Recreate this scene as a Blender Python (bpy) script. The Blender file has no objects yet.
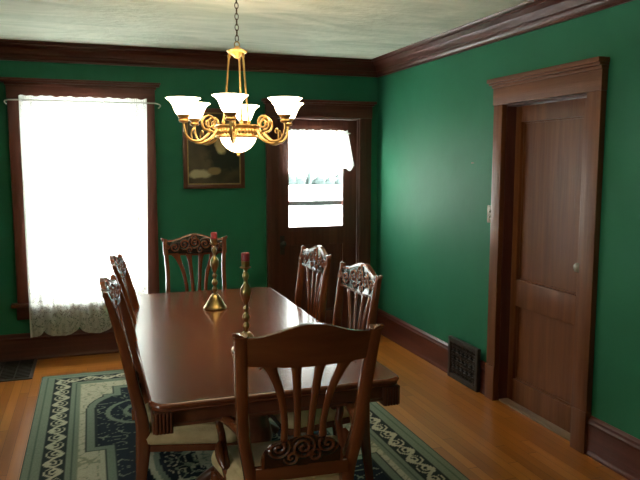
import bpy, bmesh, math, random
from mathutils import Vector, Matrix, noise
PI = math.pi
random.seed(7)
SC = bpy.context.scene
COL = SC.collection

# ------------------------------------------------------------------ materials
def mat(name):
    m = bpy.data.materials.new(name); m.use_nodes = True
    nt = m.node_tree; b = nt.nodes['Principled BSDF']
    return m, nt, b
def N(nt, t, **kw):
    n = nt.nodes.new(t)
    for k, v in kw.items():
        setattr(n, k, v)
    return n
def ramp(nt, stops):
    r = N(nt, 'ShaderNodeValToRGB'); e = r.color_ramp.elements
    e[0].position, e[0].color = stops[0][0], (*stops[0][1], 1)
    e[1].position, e[1].color = stops[-1][0], (*stops[-1][1], 1)
    for p, c in stops[1:-1]:
        x = e.new(p); x.color = (*c, 1)
    return r
def noise_col(name, c0, c1, scale=(4, 4, 4), rough=.4, detail=4, bump=0, bscale=None, coat=0, metal=0, dist=.4, spec=.5):
    m, nt, b = mat(name); L = nt.links.new
    tc = N(nt, 'ShaderNodeTexCoord'); mp = N(nt, 'ShaderNodeMapping'); mp.inputs['Scale'].default_value = scale
    L(tc.outputs['Object'], mp.inputs['Vector'])
    nz = N(nt, 'ShaderNodeTexNoise'); nz.inputs['Scale'].default_value = 1; nz.inputs['Detail'].default_value = detail
    nz.inputs['Distortion'].default_value = dist
    L(mp.outputs[0], nz.inputs['Vector'])
    r = ramp(nt, [(.3, c0), (.7, c1)]); L(nz.outputs['Fac'], r.inputs['Fac']); L(r.outputs['Color'], b.inputs['Base Color'])
    b.inputs['Roughness'].default_value = rough; b.inputs['Metallic'].default_value = metal
    b.inputs['Coat Weight'].default_value = coat; b.inputs['Coat Roughness'].default_value = .12
    b.inputs['Specular IOR Level'].default_value = spec
    if bump:
        n2 = N(nt, 'ShaderNodeTexNoise'); n2.inputs['Scale'].default_value = 1; n2.inputs['Detail'].default_value = 3
        m2 = N(nt, 'ShaderNodeMapping'); m2.inputs['Scale'].default_value = bscale or scale
        L(tc.outputs['Object'], m2.inputs['Vector']); L(m2.outputs[0], n2.inputs['Vector'])
        bp = N(nt, 'ShaderNodeBump'); bp.inputs['Strength'].default_value = bump; bp.inputs['Distance'].default_value = .01
        L(n2.outputs['Fac'], bp.inputs['Height']); L(bp.outputs[0], b.inputs['Normal'])
    return m

M = {}
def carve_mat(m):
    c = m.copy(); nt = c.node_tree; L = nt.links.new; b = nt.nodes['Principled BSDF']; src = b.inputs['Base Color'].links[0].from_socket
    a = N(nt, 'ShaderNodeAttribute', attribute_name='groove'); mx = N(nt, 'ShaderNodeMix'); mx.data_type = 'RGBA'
    L(a.outputs['Fac'], mx.inputs['Factor']); L(src, mx.inputs[6]); mx.inputs[7].default_value = (.012, .004, .003, 1); L(mx.outputs[2], b.inputs['Base Color'])  # dark glaze tone in carved recesses, deepening their shade by painted colour
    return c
M['wall'] = noise_col('green wall paint', (.020, .140, .074), (.028, .178, .094), (1.3, 1.3, 1.3), .58, 3, .30, (7, 7, 7), spec=.16)
M['ceiling'] = noise_col('mottled plaster ceiling', (.62, .66, .54), (.90, .90, .78), (1.6, 5, 3), .9, 9, .9, (14, 26, 14), dist=1.2)
M['plain'] = noise_col('plain plaster', (.45, .45, .40), (.5, .5, .45), (2, 2, 2), .9)
M['trim_x'] = noise_col('mahogany trim along x', (.066, .0145, .009), (.115, .027, .016), (1.5, 30, 30), .38, 5, .15, (3, 60, 60), spec=.45)
M['trim_y'] = noise_col('mahogany trim along y', (.066, .0145, .009), (.115, .027, .016), (30, 1.5, 30), .38, 5, .15, (60, 3, 60), spec=.45)
M['trim_z'] = noise_col('mahogany trim upright', (.066, .0155, .009), (.115, .030, .017), (30, 30, 1.5), .38, 5, .15, (60, 60, 3), spec=.45)
M['oak_z'] = noise_col('brown door wood upright', (.115, .034, .011), (.20, .068, .023), (24, 24, 1.6), .42, 6, .15, (60, 60, 3), spec=.3)
M['oak_y'] = noise_col('brown door wood level', (.115, .034, .011), (.20, .068, .023), (24, 1.6, 24), .42, 6, .15, (60, 3, 60), spec=.3)
M['chair'] = noise_col('chair cherry wood', (.115, .027, .010), (.19, .050, .016), (16, 16, 2.5), .24, 5, 0, coat=.6)
M['chair_x'] = noise_col('chair cherry wood level', (.100, .023, .009), (.165, .042, .014), (2.5, 16, 16), .24, 5, 0, coat=.6)
M['cushion'] = noise_col('tan damask seat', (.54, .36, .17), (.70, .50, .26), (18, 18, 18), .8, 4, .3, (90, 90, 90))
M['table'] = noise_col('table top cherry', (.115, .026, .010), (.175, .046, .015), (20, 1.3, 20), .24, 6, .02, (10, 3, 10), coat=.2, spec=.4)
M['table_b'] = noise_col('table base cherry', (.09, .025, .012), (.14, .042, .019), (16, 2.5, 16), .28, 5, 0, coat=.5)
M['brass'] = noise_col('antique brass', (.30, .20, .075), (.52, .37, .15), (20, 20, 20), .30, 4, 0, metal=1)
M['gold'] = noise_col('chandelier antique gold', (.52, .30, .10), (.74, .47, .18), (24, 24, 24), .34, 4, .2, (90, 90, 90), metal=.9)
M['chain'] = noise_col('dark chain metal', (.06, .04, .025), (.10, .07, .04), (20, 20, 20), .4, metal=.9)
M['candle'] = noise_col('red candle wax', (.30, .030, .035), (.42, .05, .05), (20, 20, 20), .45)
M['black'] = noise_col('black wick', (.01, .01, .01), (.02, .02, .02))
M['iron'] = noise_col('dark brown iron', (.030, .022, .018), (.055, .040, .032), (20, 20, 20), .5, metal=.3)
M['dark'] = noise_col('duct black', (.004, .004, .004), (.008, .007, .007), rough=.9)
M['switch'] = noise_col('aged brass plate', (.09, .075, .04), (.19, .15, .09), (30, 30, 30), .4, metal=.5)
M['nub'] = noise_col('ivory button', (.14, .12, .08), (.18, .16, .11))
M['white'] = noise_col('white metal rod', (.7, .7, .66), (.78, .78, .74), rough=.4)
M['pine'] = noise_col('pale threshold wood', (.16, .10, .06), (.24, .16, .10), (20, 2, 20), .4)
M['frame'] = noise_col('picture frame wood', (.085, .022, .010), (.14, .04, .018), (10, 10, 10), .3, coat=.3)
M['gilt'] = noise_col('picture frame gilt', (.30, .20, .08), (.42, .30, .13), (30, 30, 30), .4, metal=.7)
M['snow'] = noise_col('pale snowy ground', (.70, .74, .76), (.82, .84, .85), (.1, .1, .1), .9)
M['foliage'] = noise_col('far grey shrubs', (.010, .018, .018), (.015, .026, .026), (1, 1, 1), .9)
M['greybar'] = noise_col('grey storm door bar', (.10, .115, .115), (.14, .155, .155), rough=.6)
M['crystal'] = noise_col('glass knob', (.28, .25, .2), (.36, .32, .26), rough=.12)

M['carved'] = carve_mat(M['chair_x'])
def floor_mat():
    m, nt, b = mat('varnished oak strip floor'); L = nt.links.new
    tc = N(nt, 'ShaderNodeTexCoord'); sp = N(nt, 'ShaderNodeSeparateXYZ'); L(tc.outputs['Object'], sp.inputs[0])
    def mth(op, a, bb=None):
        n = N(nt, 'ShaderNodeMath', operation=op)
        for i, v in enumerate((a, bb)):
            if v is None: continue
            if isinstance(v, (int, float)): n.inputs[i].default_value = v
            else: L(v, n.inputs[i])
        return n.outputs[0]
    # boards run along y; a border of boards along x lies by the back wall
    border = mth('GREATER_THAN', sp.outputs[1], 5.28)
    mx = N(nt, 'ShaderNodeMix'); mx.data_type = 'VECTOR'
    cA = N(nt, 'ShaderNodeCombineXYZ'); L(sp.outputs[0], cA.inputs[0]); L(sp.outputs[1], cA.inputs[1])
    cB = N(nt, 'ShaderNodeCombineXYZ'); L(sp.outputs[1], cB.inputs[0]); L(sp.outputs[0], cB.inputs[1])
    L(border, mx.inputs['Factor']); L(cA.outputs[0], mx.inputs[4]); L(cB.outputs[0], mx.inputs[5])
    s2 = N(nt, 'ShaderNodeSeparateXYZ'); L(mx.outputs[1], s2.inputs[0])
    u = mth('DIVIDE', s2.outputs[0], .058)
    fl = mth('FLOOR', u); fr = mth('FRACT', u)
    wn = N(nt, 'ShaderNodeTexWhiteNoise', noise_dimensions='1D'); L(fl, wn.inputs['W'])
    along = mth('ADD', mth('DIVIDE', s2.outputs[1], 1.3), mth('MULTIPLY', wn.outputs['Value'], 7))
    fl2 = mth('FLOOR', along); fr2 = mth('FRACT', along)
    w2 = N(nt, 'ShaderNodeTexWhiteNoise', noise_dimensions='2D')
    cc = N(nt, 'ShaderNodeCombineXYZ'); L(fl, cc.inputs[0]); L(fl2, cc.inputs[1]); L(cc.outputs[0], w2.inputs['Vector'])
    gr = N(nt, 'ShaderNodeMapping'); gr.inputs['Scale'].default_value = (60, 2.2, 1); L(mx.outputs[1], gr.inputs['Vector'])
    nz = N(nt, 'ShaderNodeTexNoise'); nz.inputs['Scale'].default_value = 1; nz.inputs['Detail'].default_value = 5; L(gr.outputs[0], nz.inputs['Vector'])
    f = mth('ADD', mth('MULTIPLY', w2.outputs['Value'], .55), mth('MULTIPLY', nz.outputs['Fac'], .5))
    r = ramp(nt, [(.15, (.26, .074, .009)), (.55, (.37, .122, .016)), (.95, (.49, .185, .030))]); L(f, r.inputs['Fac'])
    seam = mth('MAXIMUM', mth('LESS_THAN', fr, .035), mth('LESS_THAN', fr2, .003))
    m3 = N(nt, 'ShaderNodeMix'); m3.data_type = 'RGBA'; L(seam, m3.inputs['Factor']); L(r.outputs['Color'], m3.inputs[6]); m3.inputs[7].default_value = (.10, .032, .008, 1)
    L(m3.outputs[2], b.inputs['Base Color']); b.inputs['Roughness'].default_value = .3; b.inputs['Coat Weight'].default_value = .25
    b.inputs['Coat Roughness'].default_value = .15
    return m
M['floor'] = floor_mat()

def rug_mat():
    m, nt, b = mat('woven wool rug'); L = nt.links.new
    a = N(nt, 'ShaderNodeAttribute', attribute_name='pattern')
    tc = N(nt, 'ShaderNodeTexCoord'); nz = N(nt, 'ShaderNodeTexNoise'); nz.inputs['Scale'].default_value = 160; nz.inputs['Detail'].default_value = 2
    L(tc.outputs['Object'], nz.inputs['Vector'])
    mx = N(nt, 'ShaderNodeMix'); mx.data_type = 'RGBA'; mx.blend_type = 'MULTIPLY'; mx.inputs['Factor'].default_value = .45
    L(a.outputs['Color'], mx.inputs[6]); L(nz.outputs['Color'], mx.inputs[7])
    r = N(nt, 'ShaderNodeMapRange'); L(nz.outputs['Fac'], r.inputs[0]); r.inputs[1].default_value = .3; r.inputs[2].default_value = .7; r.inputs[3].default_value = .75; r.inputs[4].default_value = 1.0
    v = N(nt, 'ShaderNodeVectorMath', operation='SCALE'); L(a.outputs['Color'], v.inputs[0]); L(r.outputs[0], v.inputs['Scale'])
    L(v.outputs[0], b.inputs['Base Color']); b.inputs['Roughness'].default_value = .95; b.inputs['Specular IOR Level'].default_value = .1
    bp = N(nt, 'ShaderNodeBump'); bp.inputs['Strength'].default_value = .4; bp.inputs['Distance'].default_value = .003
    L(nz.outputs['Fac'], bp.inputs['Height']); L(bp.outputs[0], b.inputs['Normal'])
    return m
M['rug'] = rug_mat()

def lace_mat(name, zband, scale=1.0, dense_all=False):
    """sheer net with a flowered lace border below zband"""
    m, nt, b = mat(name); L = nt.links.new
    nt.nodes.remove(b); out = nt.nodes['Material Output']
    tc = N(nt, 'ShaderNodeTexCoord')
    mp = N(nt, 'ShaderNodeMapping'); mp.inputs['Scale'].default_value = (1, 0, 1); L(tc.outputs['Object'], mp.inputs['Vector'])
    vo = N(nt, 'ShaderNodeTexVoronoi', feature='DISTANCE_TO_EDGE'); vo.inputs['Scale'].default_value = 105 * scale; L(mp.outputs[0], vo.inputs['Vector'])
    lt = N(nt, 'ShaderNodeMath', operation='LESS_THAN'); L(vo.outputs['Distance'], lt.inputs[0]); lt.inputs[1].default_value = .16
    wv = N(nt, 'ShaderNodeTexNoise'); wv.inputs['Scale'].default_value = 13 * scale; wv.inputs['Detail'].default_value = 2; wv.inputs['Distortion'].default_value = 2.5
    L(mp.outputs[0], wv.inputs['Vector'])
    gt = N(nt, 'ShaderNodeMath', operation='GREATER_THAN'); L(wv.outputs['Fac'], gt.inputs[0]); gt.inputs[1].default_value = .50
    sp = N(nt, 'ShaderNodeSeparateXYZ'); L(tc.outputs['Object'], sp.inputs[0])
    bd = N(nt, 'ShaderNodeMath', operation='LESS_THAN'); L(sp.outputs[2], bd.inputs[0]); bd.inputs[1].default_value = zband
    fm = N(nt, 'ShaderNodeMath', operation='MULTIPLY'); L(gt.outputs[0], fm.inputs[0]); L(bd.outputs[0], fm.inputs[1])
    mx = N(nt, 'ShaderNodeMath', operation='MAXIMUM'); L(fm.outputs[0], mx.inputs[0]); L(lt.outputs[0], mx.inputs[1])
    ma = N(nt, 'ShaderNodeMapRange'); L(mx.outputs[0], ma.inputs[0]); bm_ = N(nt, 'ShaderNodeMapRange'); L(bd.outputs[0], bm_.inputs[0]); bm_.inputs[3].default_value = .50; bm_.inputs[4].default_value = .50 if zband > 1 else .22; L(bm_.outputs[0], ma.inputs[3]); ma.inputs[4].default_value = .88
    ed = N(nt, 'ShaderNodeAttribute', attribute_name='hem')
    m2 = N(nt, 'ShaderNodeMath', operation='MAXIMUM'); L(ma.outputs[0], m2.inputs[0]); L(ed.outputs['Fac'], m2.inputs[1])
    tr = N(nt, 'ShaderNodeBsdfTransparent'); df = N(nt, 'ShaderNodeBsdfDiffuse'); tl = N(nt, 'ShaderNodeBsdfTranslucent')
    df.inputs['Color'].default_value = (.86, .86, .82, 1); tl.inputs['Color'].default_value = (.86, .86, .82, 1)
    a = N(nt, 'ShaderNodeMixShader'); a.inputs[0].default_value = .5; L(df.outputs[0], a.inputs[1]); L(tl.outputs[0], a.inputs[2])
    c = N(nt, 'ShaderNodeMixShader'); L(m2.outputs[0], c.inputs[0]); L(tr.outputs[0], c.inputs[1]); L(a.outputs[0], c.inputs[2])
    L(c.outputs[0], out.inputs['Surface'])
    return m
M['lace'] = lace_mat('white lace net', .56)
M['lace_v'] = lace_mat('white lace valance net', 5, 1.3)

def glass_mat():
    m, nt, b = mat('window glass'); L = nt.links.new
    nt.nodes.remove(b); out = nt.nodes['Material Output']
    tr = N(nt, 'ShaderNodeBsdfTransparent'); tr.inputs[0].default_value = (.95, .98, .98, 1)
    g = N(nt, 'ShaderNodeBsdfGlossy'); g.inputs['Roughness'].default_value = .02
    c = N(nt, 'ShaderNodeMixShader'); c.inputs[0].default_value = .06
    L(tr.outputs[0], c.inputs[1]); L(g.outputs[0], c.inputs[2]); L(c.outputs[0], out.inputs['Surface'])
    return m
M['glass'] = glass_mat()
def lit(name, col, s, base=(.9, .85, .75)):
    m, nt, b = mat(name)
    b.inputs['Base Color'].default_value = (*base, 1); b.inputs['Emission Color'].default_value = (*col, 1)
    b.inputs['Emission Strength'].default_value = s; b.inputs['Roughness'].default_value = .3
    return m
M['shade'] = lit('lit frosted glass shade', (1, .80, .50), 14)
M['bowl'] = lit('lit alabaster bowl', (1, .76, .42), 8)
M['bulb'] = lit('lit bulb', (1, .85, .60), 25)

def paint_mat():
    m, nt, b = mat('dark oil painting'); L = nt.links.new
    tc = N(nt, 'ShaderNodeTexCoord')
    def blob(cx, cz, sx, sz, edge):
        mp = N(nt, 'ShaderNodeMapping'); mp.inputs['Location'].default_value = (-cx / sx, 0, -cz / sz); mp.inputs['Scale'].default_value = (1 / sx, 0, 1 / sz)
        L(tc.outputs['Object'], mp.inputs['Vector'])
        ln = N(nt, 'ShaderNodeVectorMath', operation='LENGTH'); L(mp.outputs[0], ln.inputs[0])
        nz = N(nt, 'ShaderNodeTexNoise'); nz.inputs['Scale'].default_value = 14; L(tc.outputs['Object'], nz.inputs['Vector'])
        ad = N(nt, 'ShaderNodeMath', operation='ADD'); L(ln.outputs['Value'], ad.inputs[0]); L(nz.outputs['Fac'], ad.inputs[1])
        mr = N(nt, 'ShaderNodeMapRange'); L(ad.outputs[0], mr.inputs[0]); mr.inputs[1].default_value = 1.5 - edge; mr.inputs[2].default_value = 1.5 + edge
        mr.inputs[3].default_value = 1; mr.inputs[4].default_value = 0
        return mr.outputs[0]
    nz = N(nt, 'ShaderNodeTexNoise'); nz.inputs['Scale'].default_value = 5; L(tc.outputs['Object'], nz.inputs['Vector'])
    r = ramp(nt, [(.35, (.035, .026, .013)), (.7, (.11, .08, .04))]); L(nz.outputs['Fac'], r.inputs['Fac'])
    cur = r.outputs['Color']
    for (cx, cz, sx, sz, e, col) in ((.10, -.02, .16, .17, .15, (.016, .014, .010)), (.065, .03, .055, .075, .18, (.46, .33, .16)), (-.12, -.215, .10, .035, .2, (.50, .42, .26)), (.0, -.19, .06, .03, .2, (.28, .19, .08))):
        mx = N(nt, 'ShaderNodeMix'); mx.data_type = 'RGBA'; L(blob(cx, cz, sx, sz, e), mx.inputs['Factor']); L(cur, mx.inputs[6]); mx.inputs[7].default_value = (*col, 1); cur = mx.outputs[2]
    L(cur, b.inputs['Base Color']); b.inputs['Roughness'].default_value = .3
    return m
M['paint'] = paint_mat()

# ------------------------------------------------------------------ mesh helpers
def link_mesh(name, bm, m, parent=None, smooth=None):
    me = bpy.data.meshes.new(name); bmesh.ops.recalc_face_normals(bm, faces=bm.faces[:]); bm.to_mesh(me); bm.free()
    me.materials.append(M[m] if isinstance(m, str) else m)
    if smooth is not None:
        me.polygons.foreach_set('use_smooth', [True] * len(me.polygons))
        if smooth < 180: me.set_sharp_from_angle(angle=math.radians(smooth))
    o = bpy.data.objects.new(name, me); COL.objects.link(o)
    if parent: o.parent = parent
    return o
def box(bm, x0, x1, y0, y1, z0, z1, bev=0):
    vs = [bm.verts.new(p) for p in ((x0, y0, z0), (x1, y0, z0), (x1, y1, z0), (x0, y1, z0), (x0, y0, z1), (x1, y0, z1), (x1, y1, z1), (x0, y1, z1))]
    fs = [bm.faces.new([vs[i] for i in q]) for q in ((0, 3, 2, 1), (4, 5, 6, 7), (0, 1, 5, 4), (1, 2, 6, 5), (2, 3, 7, 6), (3, 0, 4, 7))]
    if bev:
        es = set(e for f in fs for e in f.edges)
        bmesh.ops.bevel(bm, geom=list(es), offset=bev, segments=2, profile=.6, affect='EDGES')
    return vs
def boxes(name, lst, m, parent=None, bev=0):
    bm = bmesh.new()
    for b in lst: box(bm, *b, bev=bev)
    return link_mesh(name, bm, m, parent, 40 if bev else None)
def grid(bm, P, closed_u=False, closed_v=False):
    nu, nv = len(P), len(P[0]); V = [[bm.verts.new(p) for p in row] for row in P]
    for i in range(nu if closed_u else nu - 1):
        for j in range(nv if closed_v else nv - 1):
            a, b, c, d = V[i][j], V[(i + 1) % nu][j], V[(i + 1) % nu][(j + 1) % nv], V[i][(j + 1) % nv]
            bm.faces.new((a, b, c, d))
    return V
def lathe(bm, prof, cx=0, cy=0, cz=0, n=28, cap=True):
    P = [[(cx + r * math.cos(2 * PI * k / n), cy + r * math.sin(2 * PI * k / n), cz + z) for k in range(n)] for r, z in prof]
    V = grid(bm, P, closed_v=True)
    if cap:
        if prof[0][0] > 1e-5: bm.faces.new(V[0][::-1])
        if prof[-1][0] > 1e-5: bm.faces.new(V[-1])
def cat(pts, n=6):
    """Catmull-Rom through tuples of any length"""
    out = []; P = [pts[0]] + list(pts) + [pts[-1]]
    for i in range(1, len(P) - 2):
        for k in range(n):
            t = k / n; a, b, c, d = P[i - 1:i + 3]
            out.append(tuple(.5 * (2 * b[j] + (c[j] - a[j]) * t + (2 * a[j] - 5 * b[j] + 4 * c[j] - d[j]) * t * t + (3 * b[j] - a[j] - 3 * c[j] + d[j]) * t ** 3) for j in range(len(b))))
    out.append(tuple(pts[-1])); return out
def sweep(bm, pts, side=(1, 0, 0), n=10, power=.5, sub=6):
    """pts: (x,y,z,width along side,thickness); super-ellipse section, power<1 is boxier"""
    S = cat(pts, sub); rings = []
    for i, s in enumerate(S):
        p = Vector(s[:3]); a = Vector(S[max(i - 1, 0)][:3]); b = Vector(S[min(i + 1, len(S) - 1)][:3])
        t = (b - a).normalized(); sd = Vector(side); sd = (sd - t * sd.dot(t)).normalized(); up = t.cross(sd)
        ring = []
        for k in range(n):
            an = 2 * PI * (k + .5) / n; c, q = math.cos(an), math.sin(an)
            c = math.copysign(abs(c) ** power, c); q = math.copysign(abs(q) ** power, q)
            ring.append(p + sd * (c * s[3] / 2) + up * (q * s[4] / 2))
        rings.append(ring)
    V = grid(bm, rings, closed_v=True); bm.faces.new(V[0][::-1]); bm.faces.new(V[-1])
def tube(bm, pts, r, n=8, sub=6):
    sweep(bm, [(*p[:3], 2 * (p[3] if len(p) > 3 else r), 2 * (p[3] if len(p) > 3 else r)) for p in pts], (.13, .31, .94), n, 1, sub)
def panel(bm, fx, fbot, ftop, fy, t, nu, nv, relief=None, both=False):
    """curved plate, u in -1..1 and v in 0..1; relief raises the +y face"""
    F, B = [], []
    for i in range(nu + 1):
        u = -1 + 2 * i / nu; f, b = [], []
        for j in range(nv + 1):
            v = j / nv; z = fbot(u) + (ftop(u) - fbot(u)) * v; x = fx(u, v); y = fy(u, z)
            h = relief(x, z, u, v) if relief else 0
            f.append((x, y + t / 2 + h, z)); b.append((x, y - t / 2, z))
        F.append(f); B.append(b)
        if both: B[-1] = [(q[0], q[1] - (relief(q[0], q[2], u, j / nv)), q[2]) for j, q in enumerate(b)]
    VF = grid(bm, F); VB = grid(bm, B)
    for i in range(nu):
        bm.faces.new((VF[i][0], VF[i + 1][0], VB[i + 1][0], VB[i][0])); bm.faces.new((VF[i][nv], VF[i + 1][nv], VB[i + 1][nv], VB[i][nv]))
    for j in range(nv):
        bm.faces.new((VF[0][j], VF[0][j + 1], VB[0][j + 1], VB[0][j])); bm.faces.new((VF[nu][j], VF[nu][j + 1], VB[nu][j + 1], VB[nu][j]))
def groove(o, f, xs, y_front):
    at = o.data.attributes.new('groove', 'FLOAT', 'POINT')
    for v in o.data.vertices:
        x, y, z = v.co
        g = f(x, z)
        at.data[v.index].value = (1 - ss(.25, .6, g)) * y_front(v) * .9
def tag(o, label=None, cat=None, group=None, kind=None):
    if label: o['label'] = label
    if cat: o['category'] = cat
    if group: o['group'] = group
    if kind: o['kind'] = kind
    return o
def empty(name, loc, rz=0, label=None, cat=None, group=None):
    o = bpy.data.objects.new(name, None); COL.objects.link(o); o.location = loc; o.rotation_euler = (0, 0, rz); o.empty_display_size = .1
    return tag(o, label, cat, group)
def struct(o, label=None, cat=None):
    o['kind'] = 'structure'
    return tag(o, label, cat)
def copy_tree(o, parent=None):
    c = o.copy(); COL.objects.link(c)
    if parent: c.parent = parent
    for ch in [x for x in bpy.data.objects if x.parent == o]: copy_tree(ch, c)
    return c
def ss(a, b, x):
    t = max(0, min(1, (x - a) / (b - a))); return t * t * (3 - 2 * t)

# ------------------------------------------------------------------ the room
D, W, H = 5.73, 2.523, 2.5
XL, YF = -1.85, -1.3
TH = .16
boxes_floor = boxes('floor', [(XL - TH, W + TH, YF - TH, D + TH, -.1, 0)], 'floor'); struct(boxes_floor, 'orange varnished strip wood floor', 'floor')
struct(boxes('ceiling', [(XL - TH, W + TH, YF - TH, D + TH, H, H + .1)], 'ceiling'), 'mottled cream and green plaster ceiling', 'ceiling')
# openings
WX0, WX1, WZ0, WZ1 = -.485, .405, .47, 2.075          # front window
DX0, DX1, DZ1 = 1.555, 2.338, 1.985                    # glazed door
RY0, RY1, RZ1 = 2.925, 3.700, 1.950                     # panelled door in the right wall
LY0, LY1, LZ0, LZ1 = .85, 1.45, .80, 1.90                # window in the left wall
struct(boxes('wall_back', [(XL - TH, WX0, D, D + TH, 0, H), (WX0, WX1, D, D + TH, 0, WZ0), (WX0, WX1, D, D + TH, WZ1, H), (WX1, DX0, D, D + TH, 0, H),
                    (DX0, DX1, D, D + TH, DZ1, H), (DX1, W + TH, D, D + TH, 0, H)], 'wall'), 'green painted wall holding the lace curtained window', 'wall')
struct(boxes('wall_right', [(W, W + TH, YF, RY0, 0, H), (W, W + TH, RY0, RY1, RZ1, H), (W, W + TH, RY1, D, 0, H)], 'wall'), 'glossy green wall with the panelled door', 'wall')
struct(boxes('wall_left', [(XL - TH, XL, YF, LY0, 0, H), (XL - TH, XL, LY0, LY1, 0, LZ0), (XL - TH, XL, LY0, LY1, LZ1, H), (XL - TH, XL, LY1, D, 0, H)], 'wall'), 'green wall on the left of the room', 'wall')
struct(boxes('wall_front', [(XL - TH, W + TH, YF - TH, YF, 0, H)], 'wall'), 'green wall behind the viewer', 'wall')

def profile_run(name, prof, p0, p1, inward, m, mitre0=1, mitre1=1):
    """prof: (offset from wall, z); run p0->p1 along the wall; mitred inner corners"""
    bm = bmesh.new(); a = Vector(p0); b = Vector(p1); d = (b - a).normalized(); n = Vector(inward)
    P0 = [a + n * o + d * (o * mitre0) + Vector((0, 0, z)) for o, z in prof]
    P1 = [b + n * o - d * (o * mitre1) + Vector((0, 0, z)) for o, z in prof]
    V = grid(bm, [P0, P1], closed_v=True); bm.faces.new(V[0][::-1]); bm.faces.new(V[1])
    return struct(link_mesh(name, bm, m, None, 25))
crown = [(0, H - .138), (.014, H - .138), (.014, H - .124), (.022, H - .118), (.028, H - .108), (.030, H - .096), (.040, H - .090), (.046, H - .070), (.060, H - .048), (.082, H - .034),
         (.096, H - .028), (.096, H - .020), (.112, H - .014), (.120, H - .008), (.1243, H), (0, H)]
tag(profile_run('trim_1', crown, (XL, D, 0), (W, D, 0), (0, -1, 0), 'trim_x'), 'dark wood crown moulding above the window wall', 'crown moulding')
tag(profile_run('trim_2', crown, (W, YF, 0), (W, D, 0), (-1, 0, 0), 'trim_y'), 'dark wood crown moulding above the right wall', 'crown moulding')
tag(profile_run('trim_3', crown, (XL, YF, 0), (XL, D, 0), (1, 0, 0), 'trim_y'), 'dark wood crown moulding above the left wall', 'crown moulding')
base = [(0, 0), (.030, 0), (.030, .012), (.024, .024), (.022, .03), (.022, .165), (.026, .172), (.027, .182), (.020, .192), (.018, .204), (.010, .212), (.004, .218), (0, .218)]
tag(profile_run('baseboard_back', base, (XL, D, 0), (1.453, D, 0), (0, -1, 0), 'trim_x', 1, 0), 'tall dark baseboard under the lace curtained window', 'baseboard')
tag(profile_run('baseboard_right', base, (W, 3.793, 0), (W, D, 0), (-1, 0, 0), 'trim_y', 0, 1), 'tall dark baseboard between the two doors', 'baseboard')
tag(profile_run('baseboard_front', base, (W, YF, 0), (W, 2.818, 0), (-1, 0, 0), 'trim_y', 0, 0), 'dark baseboard nearest the viewer, beyond the panelled door', 'baseboard')
tag(profile_run('baseboard_left', base, (XL, YF, 0), (XL, D, 0), (1, 0, 0), 'trim_y', 0, 1), 'dark baseboard along the left wall', 'baseboard')

# --- window_1
def sash_parts(root, x0, x1, z0, z1, y, tag_=None):
    zm = (z0 + z1) / 2
    for (a, b, yy) in ((z0, zm + .02, y), (zm - .02, z1, y + .04)):
        s = boxes('sash', [(x0, x0 + .045, yy, yy + .035, a, b), (x1 - .045, x1, yy, yy + .035, a, b), (x0 + .045, x1 - .045, yy, yy + .035, a, a + .05), (x0 + .045, x1 - .045, yy, yy + .035, b - .045, b)], 'trim_z', root)
        boxes('pane', [(x0 + .045, x1 - .045, yy + .015, yy + .019, a + .05, b - .045)], 'glass', s)
w1 = empty('window_1', ((WX0 + WX1) / 2, D, WZ0)); struct(w1, 'tall double hung window in a dark wood casing behind lace', 'window')
def atroot(root, fn):
    """build in world coordinates, then parent without moving"""
    o = fn(); return o
def W_(root, name, lst, m, bev=0, parent=None):
    ox, oy, oz = root.location
    return boxes(name, [(a - ox, b - ox, c - oy, d - oy, e - oz, f - oz) for a, b, c, d, e, f in lst], m, parent or root, bev)
CF = D - .035
W_(w1, 'side_casing', [(-.591, WX0 + .006, CF, D, .470, WZ1)], 'trim_z', .003)
W_(w1, 'side_casing', [(WX1 - .006, .512, CF, D, .470, WZ1)], 'trim_z', .003)
W_(w1, 'head_casing', [(-.596, .517, CF - .004, D, WZ1, 2.192), (-.606, .527, CF - .012, D, 2.176, 2.196), (-.632, .553, CF - .04, D, 2.196, 2.214), (-.640, .561, CF - .048, D, 2.214, 2.228)], 'trim_x', .003)
W_(w1, 'sill', [(-.635, .556, CF - .045, D + .05, .442, .470)], 'trim_x', .005)
W_(w1, 'apron', [(-.600, .521, CF + .008, D, .335, .442)], 'trim_x', .003)
W_(w1, 'jamb', [(WX0 - .001, WX0 + .012, D, D + TH, WZ0, WZ1), (WX1 - .012, WX1 + .001, D, D + TH, WZ0, WZ1), (WX0, WX1, D, D + TH, WZ1 - .012, WZ1)], 'trim_z')
ox, oy, oz = w1.location
sash_parts(w1, WX0 + .012 - ox, WX1 - .012 - ox, WZ0 - oz, WZ1 - .012 - oz, .05)
# --- window_2 (left wall, outside the frame but lights the room)
w2 = empty('window_2', (XL, (LY0 + LY1) / 2, LZ0)); struct(w2, 'window in the left wall', 'window')
W_(w2, 'casing', [(XL, XL + .03, LY0 - .11, LY0, LZ0 - .1, LZ1 + .12), (XL, XL + .03, LY1, LY1 + .11, LZ0 - .1, LZ1 + .12), (XL, XL + .03, LY0, LY1, LZ1, LZ1 + .12), (XL, XL + .03, LY0, LY1, LZ0 - .1, LZ0)], 'trim_z')
W_(w2, 'sash', [(XL - .09, XL - .055, LY0, LY1, a, a + .045) for a in (LZ0, (LZ0 + LZ1) / 2, LZ1 - .045)] + [(XL - .09, XL - .055, a, a + .045, LZ0, LZ1) for a in (LY0, LY1 - .045)], 'trim_z')
W_(w2, 'pane', [(XL - .075, XL - .07, LY0 + .045, LY1 - .045, LZ0 + .045, LZ1 - .045)], 'glass')

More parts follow.
